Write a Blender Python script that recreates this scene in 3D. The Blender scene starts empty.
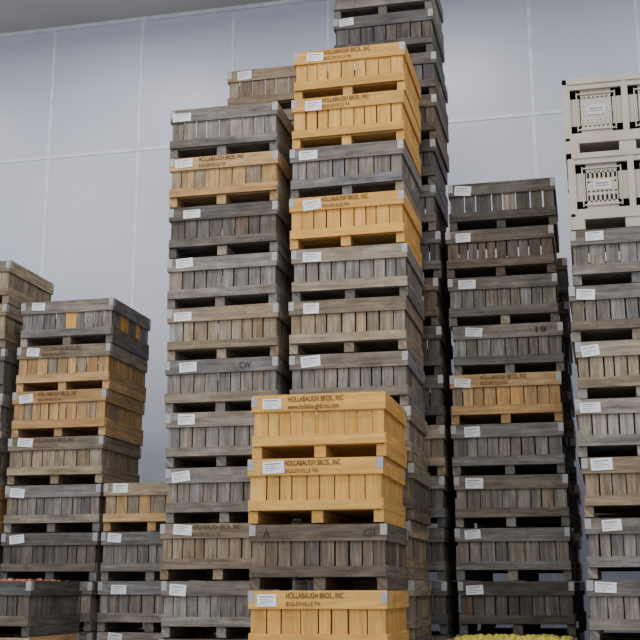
import bpy, random, math
from mathutils import Matrix, Vector
random.seed(23)
scene = bpy.context.scene
COL = scene.collection

# ------------------------------------------------------------ materials
def new_mat(name):
    m = bpy.data.materials.new(name); m.use_nodes = True
    nt = m.node_tree
    return m, nt, nt.nodes['Principled BSDF']

def wood_material():
    m, nt, b = new_mat('bin_wood')
    N, L = nt.nodes, nt.links
    at = N.new('ShaderNodeAttribute'); at.attribute_name = 'tone'
    uv = N.new('ShaderNodeUVMap'); uv.uv_map = 'grain'
    def noise(scale, detail, rough=.6):
        mp = N.new('ShaderNodeMapping'); mp.inputs['Scale'].default_value = (scale[0], scale[1], 1)
        n = N.new('ShaderNodeTexNoise'); n.inputs['Scale'].default_value = 1.0
        n.inputs['Detail'].default_value = detail; n.inputs['Roughness'].default_value = rough
        L.new(uv.outputs[0], mp.inputs[0]); L.new(mp.outputs[0], n.inputs[0]); return n
    def rng(n, a, b_, lo, hi):
        r = N.new('ShaderNodeMapRange'); r.inputs[1].default_value=a; r.inputs[2].default_value=b_
        r.inputs[3].default_value=lo; r.inputs[4].default_value=hi
        L.new(n.outputs[0], r.inputs[0]); return r
    g1 = noise((2.5, 38), 6, .7); g2 = noise((5, 9), 4); g3 = noise((1.2, 14), 3); g4 = noise((14, 110), 2)
    rs = [rng(g1,.32,.68,.58,1.38), rng(g2,.3,.7,.72,1.2), rng(g3,.35,.65,.75,1.2), rng(g4,.3,.7,.85,1.12)]
    cur = rs[0].outputs[0]
    for r in rs[1:]:
        mu = N.new('ShaderNodeMath'); mu.operation='MULTIPLY'
        L.new(cur, mu.inputs[0]); L.new(r.outputs[0], mu.inputs[1]); cur = mu.outputs[0]
    # newer wood (alpha high) gets less weathering contrast
    mx = N.new('ShaderNodeMapRange'); mx.inputs[1].default_value=0; mx.inputs[2].default_value=1
    mx.inputs[3].default_value=1.0; mx.inputs[4].default_value=.5
    L.new(at.outputs['Alpha'], mx.inputs[0])
    s1 = N.new('ShaderNodeMath'); s1.operation='SUBTRACT'; s1.inputs[1].default_value=1.0; L.new(cur, s1.inputs[0])
    s2 = N.new('ShaderNodeMath'); s2.operation='MULTIPLY'; L.new(s1.outputs[0], s2.inputs[0]); L.new(mx.outputs[0], s2.inputs[1])
    s3 = N.new('ShaderNodeMath'); s3.operation='ADD'; s3.inputs[1].default_value=1.0; L.new(s2.outputs[0], s3.inputs[0])
    vm = N.new('ShaderNodeVectorMath'); vm.operation='SCALE'
    L.new(at.outputs['Color'], vm.inputs[0]); L.new(s3.outputs[0], vm.inputs['Scale'])
    # tint variation of weathering: green-grey to brown
    tn = noise((1.5, 5), 2); tr = N.new('ShaderNodeValToRGB')
    tr.color_ramp.elements[0].position=.35; tr.color_ramp.elements[1].position=.65
    tr.color_ramp.elements[0].color=(.97,.99,1.0,1); tr.color_ramp.elements[1].color=(1.0,.94,.86,1)
    L.new(tn.outputs[0], tr.inputs[0])
    vm2 = N.new('ShaderNodeVectorMath'); vm2.operation='MULTIPLY'
    L.new(vm.outputs[0], vm2.inputs[0]); L.new(tr.outputs[0], vm2.inputs[1])
    L.new(vm2.outputs[0], b.inputs['Base Color'])
    b.inputs['Roughness'].default_value=.85
    b.inputs['Specular IOR Level'].default_value=.2
    bp = N.new('ShaderNodeBump'); bp.inputs['Strength'].default_value=.45; bp.inputs['Distance'].default_value=.005
    L.new(g1.outputs[0], bp.inputs['Height']); L.new(bp.outputs[0], b.inputs['Normal'])
    return m

def simple(name, col, rough=.6, metal=0., nscale=None, lo=.85, hi=1.1, bump=0):
    m, nt, b = new_mat(name)
    b.inputs['Roughness'].default_value=rough; b.inputs['Metallic'].default_value=metal
    N, L = nt.nodes, nt.links
    tc = N.new('ShaderNodeTexCoord')
    n = N.new('ShaderNodeTexNoise'); n.inputs['Scale'].default_value = nscale or 5; n.inputs['Detail'].default_value=3
    L.new(tc.outputs['Object'], n.inputs[0])
    cr = N.new('ShaderNodeValToRGB')
    cr.color_ramp.elements[0].position=.3; cr.color_ramp.elements[1].position=.7
    cr.color_ramp.elements[0].color=tuple(min(1,c*lo) for c in col)+(1,)
    cr.color_ramp.elements[1].color=tuple(min(1,c*hi) for c in col)+(1,)
    L.new(n.outputs[0], cr.inputs[0]); L.new(cr.outputs[0], b.inputs['Base Color'])
    if bump:
        bp=N.new('ShaderNodeBump'); bp.inputs['Strength'].default_value=bump; bp.inputs['Distance'].default_value=.01
        L.new(n.outputs[0], bp.inputs['Height']); L.new(bp.outputs[0], b.inputs['Normal'])
    return m

WOOD = wood_material()
METAL = simple('galvanized_bracket', (.36,.36,.36), .5, .25, 20)
PAPER = simple('paper_label', (.80,.82,.86), .6, 0, 12, .95, 1.05)
INK = simple('label_ink', (.20,.22,.30), .7)
STAMP = simple('burned_stamp', (.10,.05,.018), .8)
CHALK = simple('dark_marker', (.035,.03,.03), .8)
MATS = [WOOD, METAL, PAPER, INK]

# ------------------------------------------------------------ mesh builder
class MB:
    def __init__(s): s.v=[]; s.f=[]; s.uv=[]; s.c=[]; s.m=[]
    def box(s, c, d, axis=0, col=(1,1,1), mat=0, rot=None):
        base=len(s.v); cx,cy,cz=c; hx,hy,hz=d[0]/2,d[1]/2,d[2]/2
        loc=[(x,y,z) for x in(-hx,hx) for y in(-hy,hy) for z in(-hz,hz)]
        ou,ov=random.random()*50,random.random()*50
        for p in loc:
            q=Vector(p)
            if rot is not None: q = rot@q
            s.v.append((q.x+cx,q.y+cy,q.z+cz))
        al = col[3] if len(col)>3 else 0
        for fc in [(0,1,3,2),(4,6,7,5),(0,4,5,1),(2,3,7,6),(0,2,6,4),(1,5,7,3)]:
            s.f.append(tuple(base+i for i in fc)); s.m.append(mat)
            for i in fc:
                p=loc[i]; u=p[axis]; w=sum(p)-u
                s.uv.append((u+ou,w+ov)); s.c.append((col[0],col[1],col[2],al))
    def build(s,name,mats):
        me=bpy.data.meshes.new(name); me.from_pydata(s.v,[],s.f)
        for m in mats: me.materials.append(m)
        me.polygons.foreach_set('material_index',s.m)
        ul=me.uv_layers.new(name='grain')
        ul.data.foreach_set('uv',[x for t in s.uv for x in t])
        ca=me.color_attributes.new(name='tone',type='FLOAT_COLOR',domain='CORNER')
        ca.data.foreach_set('color',[x for t in s.c for x in t])
        me.update(); return me

# ------------------------------------------------------------ wooden bin
W=1.2; P=.553
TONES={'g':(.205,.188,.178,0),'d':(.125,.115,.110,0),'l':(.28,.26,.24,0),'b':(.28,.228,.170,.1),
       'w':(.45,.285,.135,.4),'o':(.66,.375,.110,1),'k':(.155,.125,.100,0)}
def jit(c,a=.16,h=.05):
    k=1+random.uniform(-a,a); t=random.uniform(-h,h)
    return (c[0]*k*(1+t),c[1]*k,c[2]*k*(1-t*1.4),c[3])
def bin_mesh(kind,H,label,accent=False):
    T=TONES[kind]; a=.11 if kind=='o' else .24; h=.04 if kind=='o' else .06
    def J():
        # occasional odd replacement board in weathered bins
        if kind in 'gdlbk' and random.random()<.06: return jit(TONES[random.choice('bkl')],a,h)
        if kind=='w' and random.random()<.2: return jit(TONES['b'],a,h)
        return jit(T,a,h)
    mb=MB(); w2=W/2; th=.022
    foot=.100*H/P
    zr0=H-.158; zb1=foot+.100
    ry=lambda s=.004: Matrix.Rotation(random.uniform(-s,s),3,'Y')
    for sy in(-1,1):
        y=sy*(w2-th/2)
        mb.box((0,y,(zr0+H-.006)/2+random.uniform(-.004,.002)),(W,th,H-.008-zr0-random.uniform(0,.012)),0,J(),0,ry())
        mb.box((0,y,(foot+zb1)/2),(W-random.uniform(.004,.025),th,zb1-foot-random.uniform(0,.015)),0,J(),0,ry())
        n=random.choice([8,9,9,10]); ws=[random.uniform(.8,1.2) for _ in range(n)]; tot=sum(ws); x=-W/2+.015
        for i in range(n):
            sw=(W-.03)*ws[i]/tot
            c=J()
            if accent and i==n//2: c=jit(TONES['o'])
            g=random.uniform(.006,.018)
            mb.box((x+sw/2,sy*(w2-th-.009+random.uniform(-.003,.003)),(foot+.03+H-.03)/2),(sw-g,.018,H-foot-.06),2,c,0)
            x+=sw
        # inner backing at slat gaps (bin lining edge)
    for sx in(-1,1):
        x=sx*(w2-th/2)
        L=W-2*th
        mb.box((x,0,(zr0+H-.006)/2),(th,L,H-.008-zr0),1,J())
        mb.box((x,0,(foot+zb1)/2),(th,L,zb1-foot),1,J())
        n=9; sw=(L-.05)/n
        for i in range(n):
            y=-L/2+.025+sw*(i+.5)
            c=J()
            if accent and sx>0 and i in(2,3,6): c=jit(TONES['o'])
            mb.box((sx*(w2-th-.009),y,(foot+.03+H-.03)/2),(.018,sw-random.uniform(.006,.016),H-foot-.06),2,c,0)
        for sy in(-1,1):
            mb.box((sx*(w2-.065),sy*(w2-.065),(foot+H-.01)/2+.002),(.045,.045,H-foot-.03),2,J())
    for i in range(7):
        y=-w2+.05+(W-.1)/7*(i+.5)
        mb.box((0,y,foot+.012),(W-.05,(W-.1)/7-.01,.02),0,jit(T,.2))
    for x,wd in((-w2+.045,.085),(random.uniform(-.02,.02),.10),(w2-.045,.085)):
        mb.box((x,random.uniform(0,.01),foot/2),(wd,W-.04,foot),1,J())
    for sx in(-1,1):
        for sy in(-1,1):
            if random.random()<.12: continue
            mb.box((sx*(w2-.026),sy*(w2+.0015),H-.062),(.056,.003,.092),2,(1,1,1),1)
            mb.box((sx*(w2+.0015),sy*(w2-.03),H-.062),(.003,.064,.092),2,(1,1,1),1)
    if label:
        lx=-w2+random.uniform(.13,.26); lz=H-.080+random.uniform(-.022,.012)
        lw=random.uniform(.16,.20); lh=random.uniform(.09,.112)
        R=Matrix.Rotation(random.choice([0,0,.03,-.05,.09,-.1])+random.uniform(-.02,.02),3,'Y')
        mb.box((lx,-w2-.004,lz),(lw,.004,lh),0,(1,1,1),2,R)
        for k,(dz,ww) in enumerate(((.030,.7),(.010,.5),(-.007,.72),(-.026,.4))):
            off=R@Vector((-(lw*(.8-ww))/2,0,dz))
            mb.box((lx+off.x,-w2-.0065,lz+off.z),(lw*ww,.001,.005 if k else .009),0,(1,1,1),3,R)
    return mb.build('wooden_bin',MATS)

def text_curve(name,body,size,mat,bold=.014):
    cu=bpy.data.curves.new(name,'FONT'); cu.body=body; cu.size=size; cu.offset=size*bold
    cu.align_x='LEFT'; cu.materials.append(mat); return cu
T1=text_curve('stamp_name','HOLLABAUGH BROS., INC',.066,STAMP)
T2=text_curve('stamp_town','BIGLERVILLE PA',.054,STAMP,0)
T3=text_curve('stamp_web','www.hollabaughbros.com',.060,STAMP)
M1=text_curve('mark_cw','CW',.085,CHALK); M2=text_curve('mark_19','19',.085,CHALK); M3=text_curve('mark_gi','GI',.085,CHALK)
M4=text_curve('mark_a','A',.095,CHALK)
DIM={}
for t in(T1,T2,T3,M1,M2,M3,M4):
    o=bpy.data.objects.new('tmp',t); COL.objects.link(o); bpy.context.view_layer.update()
    DIM[t.name]=o.dimensions.x; bpy.data.objects.remove(o)
def put_text(par,cu,name,x,z,width):
    o=bpy.data.objects.new(name,cu); COL.objects.link(o); o.parent=par
    o.location=(x,-W/2-.006,z); o.rotation_euler=(math.pi/2,0,0)
    o.scale=(width/DIM[cu.name],1,1)

def place_bin(kind,x,yf,z,H,label=True,text=None,mark=None,rj=.012,xj=.018):
    me=bin_mesh(kind.replace('*',''),H,label,'*' in kind)
    o=bpy.data.objects.new('wooden_bin',me); COL.objects.link(o)
    o.location=(x+random.uniform(-xj,xj),yf+W/2+random.uniform(-.02,.02),z)
    o.rotation_euler=(0,0,random.uniform(-rj,rj))
    if text:
        put_text(o,T1,'stamp_line_1',-.27,H-.070,.50)
        put_text(o,T3 if text=='web' else T2,'stamp_line_2',-.27,H-.134,.46 if text=='web' else .30)
    if mark=='a':
        put_text(o,M4,'marker_writing_1',-.48,H-.12,.07); put_text(o,M3,'marker_writing_2',.40,H-.12,.10)
    elif mark:
        put_text(o,{'cw':M1,'19':M2}[mark],'marker_writing',.20 if mark=='cw' else .28,H-.115,.12)
    return o

def stack(x,yf,kinds,lean=0.,pitches=None,labels=True,xj=.022,rj=.014):
    z=0; n=len(kinds)
    for i,k in enumerate(kinds):
        H=pitches[i] if pitches else P
        text='web' if 'u' in k else ('town' if 't' in k else None)
        mark={'1':'cw','2':'19','3':'a'}.get(k[-1])or({'3':'a'}.get(k[1]) if len(k)>1 else None)
        kk=k[0]+('*' if '*' in k else '')
        place_bin(kk,x+lean*(i-n/2),yf,z,H,labels and '-' not in k,text,mark,rj,xj)
        z+=H
    return z

# front standing column
stack(-2.30,9.7,['g','g','ot','k3-','ot','ou'],pitches=[.5,.5,.56,.56,.56,.56],xj=.015)
# main
stack(-2.27,11.0,['g','g','b','b','k','b','g','bg','g','ot','g','ot','ot'],lean=0)
# left of main
stack(-3.60,11.0,['g','g','g','bt','g','g','g1','b','g','d','wt','g'],lean=-.004)
# rear row
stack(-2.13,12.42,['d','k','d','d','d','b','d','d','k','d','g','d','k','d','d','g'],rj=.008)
stack(-3.48,12.42,['g']*12+['g','b'],rj=.008)
# right-centre column
stack(-.835,12.5,['g','g','d','g','g','g','wt','g2','g','k','d'],xj=.024)
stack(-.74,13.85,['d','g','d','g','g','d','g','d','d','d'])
# right column
stack(.52,11.0,['g','g','g','g','b','l','b','g','g'])
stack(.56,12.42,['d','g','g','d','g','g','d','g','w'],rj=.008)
stack(1.90,11.0,['g','b','g','d','g','g','b','g','g'])
# left group
stack(-6.09,12.42,['g','g','g','d','g','bt','wt','wt','g*'],lean=.016,xj=.012,rj=.008)
stack(-7.43,12.42,['g','g','b','d','w','g','g','d','b','b'],xj=.012,rj=.008)
stack(-8.8,12.42,['g','g','b','d','g','g','g','d','b'],xj=.012,rj=.008)
stack(-4.87,12.42,['g','g','g','g','w'],xj=.012,rj=.008)
stack(-6.10,10.85,['g','w','d-'],xj=.01)
stack(-7.45,10.85,['g','b','g'],xj=.01)
# apple bin stack
stack(-.80,10.95,['g','b'],xj=.005,rj=.005)

# ------------------------------------------------------------ apples
def apples(name,cx,cy,ztop,heap,col1,col2,seed):
    rnd=random.Random(seed)
    V=[];F=[]
    ns,nr=12,8
    def apple(x,y,z,r):
        base=len(V); rot=Matrix.Rotation(rnd.uniform(0,3),3,'Z')@Matrix.Rotation(rnd.uniform(-1.2,1.2),3,'X')
        for j in range(nr+1):
            ph=math.pi*j/nr
            rr=math.sin(ph)*(1+.10*math.cos(ph)); zz=math.cos(ph)*.92
            if j in(0,nr): rr=0.02; zz*=.72
            for i in range(ns):
                a=2*math.pi*i/ns
                q=rot@Vector((rr*math.cos(a),rr*math.sin(a),zz))
                V.append((x+q.x*r,y+q.y*r,z+q.z*r))
        for j in range(nr):
            for i in range(ns):
                F.append((base+j*ns+i,base+j*ns+(i+1)%ns,base+(j+1)*ns+(i+1)%ns,base+(j+1)*ns+i))
    n=13
    for lay in range(2):
        for i in range(n):
            for j in range(n):
                x=(i+.5+(.5 if j%2 else 0)-.25)/n*2-1; y=(j+.5)/n*2-1
                h=heap*(1-.6*max(abs(x),abs(y))**3)
                apple(x*.52+rnd.uniform(-.02,.02),y*.52+rnd.uniform(-.02,.02),-.055+h-lay*.06+rnd.uniform(-.018,.018),rnd.uniform(.035,.043))
    me=bpy.data.meshes.new(name); me.from_pydata(V,[],F)
    for p in me.polygons: p.use_smooth=True
    m,nt,b=new_mat(name+'_skin'); b.inputs['Roughness'].default_value=.3
    tc=nt.nodes.new('ShaderNodeTexCoord'); no=nt.nodes.new('ShaderNodeTexNoise'); no.inputs['Scale'].default_value=9
    cr=nt.nodes.new('ShaderNodeValToRGB'); cr.color_ramp.elements[0].position=.38; cr.color_ramp.elements[1].position=.62
    cr.color_ramp.elements[0].color=col1+(1,); cr.color_ramp.elements[1].color=col2+(1,)
    nt.links.new(tc.outputs['Object'],no.inputs[0]); nt.links.new(no.outputs[0],cr.inputs[0]); nt.links.new(cr.outputs[0],b.inputs['Base Color'])
    me.materials.append(m)
    o=bpy.data.objects.new(name,me); COL.objects.link(o); o.location=(cx,cy,ztop)
apples('yellow_apple_pile',-.80,11.55,2*P,.042,(.50,.50,.06),(.66,.55,.10),3)
apples('red_apple_pile',-6.10,11.45,3*P,.020,(.30,.05,.03),(.48,.17,.08),4)

# ------------------------------------------------------------ plastic bins
PLAST=simple('beige_plastic',(.46,.415,.335),.55,0,3,.88,1.06)
PLD=simple('panel_placard',(.58,.56,.52),.5)
def plastic_bin(x,yf,z,H=.775):
    mb=MB(); w2=.6
    for rotk in range(4):
        sub=MB()
        f=.10
        sub.box((0,-w2+.02,H-.03),(W,.04,.055)); sub.box((0,-w2+.03,H-.085),(W-.03,.035,.055))
        sub.box((0,-w2+.02,f+.03),(W-.02,.04,.06))
        sub.box((0,-w2+.03,f+.085),(W-.05,.035,.05))
        for px,pw in((-w2+.035,.07),(w2-.035,.07),(0,.06)):
            sub.box((px,-w2+.028,H/2+.04),(pw,.045,H-.18))
        for sx in(-1,1):
            x0,x1=.03,.53
            cx=sx*(x0+x1)/2; pw=x1-x0; z0,z1=f+.11,H-.11
            yy=-w2+.055
            sub.box((cx,yy,z1-.045),(pw,.012,.09)); sub.box((cx,yy,z0+.045),(pw,.012,.09))
            for s2 in(-1,1): sub.box((cx+s2*(pw/2-.05),yy,(z0+z1)/2),(.10,.012,z1-z0))
            for s2 in(-1,1): sub.box((cx+s2*(pw/2-.065),yy-.012,(z0+z1)/2),(.012,.02,z1-z0-.06))
            for zz in(z0+.045,z1-.045): sub.box((cx,yy-.012,zz),(pw-.13,.02,.012))
            n=7; iw=pw-.2
            for i in range(n+1):
                sub.box((cx-iw/2+iw*i/n,yy,(z0+z1)/2),(.020,.012,z1-z0-.15))
            for k in range(1,4):
                sub.box((cx,yy,z0+.09+(z1-z0-.18)*k/4),(iw,.011,.028))
            sub.box((cx,yy-.012,(z0+z1)/2+.015),(.18,.012,.10),mat=1)
            sub.box((cx,yy-.0195,(z0+z1)/2+.03),(.12,.003,.012),mat=2)
            sub.box((cx,yy-.0195,(z0+z1)/2+.003),(.14,.003,.008),mat=2)
        for px,pw in((-w2+.07,.14),(0,.16),(w2-.07,.14)):
            sub.box((px,-w2+.07,f/2),(pw,.12,f))
        R=Matrix.Rotation(rotk*math.pi/2,3,'Z'); b0=len(mb.v)
        mb.v+= [tuple(R@Vector(p)) for p in sub.v]
        mb.f+= [tuple(i+b0 for i in q) for q in sub.f]; mb.uv+=sub.uv; mb.c+=sub.c; mb.m+=sub.m
    mb.box((0,0,.13),(1.08,1.08,.03))
    me=mb.build('plastic_bin',[PLAST,PLD,INK])
    o=bpy.data.objects.new('plastic_bin',me); COL.objects.link(o); o.location=(x,yf+.6,z)
zF=9*P
plastic_bin(.545,11.0,zF,.79); plastic_bin(.53,11.0,zF+.79,.79)
plastic_bin(1.91,11.0,zF,.79); plastic_bin(1.90,11.0,zF+.79,.79)

# ------------------------------------------------------------ room
WALLP=simple('wall_panel_white',(.62,.65,.78),.36,0,.35,.95,1.04)
SEAM=simple('panel_seam_trim',(.76,.79,.87),.45)
CEIL=simple('ceiling_panel',(.48,.47,.44),.7,0,.5,.93,1.05)
FLOOR=simple('concrete_floor',(.24,.235,.225),.6,0,1.5,.8,1.15,.2)
def slab(name,c,d,mat):
    mb=MB(); mb.box(c,d); me=mb.build(name,[mat]); o=bpy.data.objects.new(name,me); COL.objects.link(o); return o
CH=10.61; X0,X1,Y0,Y1=-15.9,9.0,-7.0,16.0
slab('wall_back',((X0+X1)/2,Y1+.1,CH/2),(X1-X0+.4,.2,CH),WALLP)
slab('wall_left',(X0-.1,(Y0+Y1)/2,CH/2),(.2,Y1-Y0,CH),WALLP)
slab('wall_right',(X1+.1,(Y0+Y1)/2,CH/2),(.2,Y1-Y0,CH),WALLP)
slab('floor',((X0+X1)/2,(Y0+Y1)/2,-.1),(X1-X0+.4,Y1-Y0+.4,.2),FLOOR)
slab('ceiling',((X0+X1)/2,(Y0+Y1)/2,CH+.1),(X1-X0+.4,Y1-Y0+.4,.2),CEIL)
mb=MB()
x=-8.246-1.536*4
while x<X1:
    mb.box((x,Y1-.004,CH/2),(.055,.008,CH)); x+=1.54
mb.box(((X0+X1)/2,Y1-.005,8.34),(X1-X0,.010,.05))
me=mb.build('trim_1',[SEAM]); o=bpy.data.objects.new('trim_1',me); COL.objects.link(o)
mb=MB(); mb.box(((X0+X1)/2,Y1-.03,CH-.03),(X1-X0,.06,.06))
me=mb.build('trim_2',[SEAM]); o=bpy.data.objects.new('trim_2',me); COL.objects.link(o)

# ------------------------------------------------------------ high-bay lights
FIX=simple('fixture_white',(.7,.7,.7),.5)
for yy,pw in((-3,200),(2.5,220),(7.5,190),(13.2,100)):
    for xx in(-11.5,-6.8,-2.0,3.0):
        mb=MB(); mb.box((0,0,.05),(1.5,.5,.08)); mb.box((-.5,0,.155),(.03,.03,.13)); mb.box((.5,0,.155),(.03,.03,.13))
        me=mb.build('high_bay_light',[FIX]); o=bpy.data.objects.new('high_bay_light',me); COL.objects.link(o)
        o.location=(xx,yy,CH-.221)
        ld=bpy.data.lights.new('lamp','AREA'); ld.shape='RECTANGLE'; ld.size=1.4; ld.size_y=.45
        ld.energy=pw; ld.color=(1,.98,.95)
        lo=bpy.data.objects.new('lamp',ld); COL.objects.link(lo); lo.parent=o; lo.location=(0,0,-.0)

w=bpy.data.worlds.new('world'); scene.world=w; w.use_nodes=True
w.node_tree.nodes['Background'].inputs[0].default_value=(.96,.98,1,1)
w.node_tree.nodes['Background'].inputs[1].default_value=1.35

# ------------------------------------------------------------ camera
cd=bpy.data.cameras.new('camera'); cam=bpy.data.objects.new('camera',cd); COL.objects.link(cam)
cd.sensor_width=36; cd.lens=1150/640*36; cd.clip_end=200
yaw=math.radians(13.15); pit=math.radians(13.2)
F=Vector((-math.sin(yaw)*math.cos(pit),math.cos(yaw)*math.cos(pit),math.sin(pit)))
R=Vector((math.cos(yaw),math.sin(yaw),0)); U=R.cross(F)
M=Matrix((R,U,-F)).transposed().to_4x4(); M.translation=Vector((0,0,1.56))
cam.matrix_world=M
scene.camera=cam
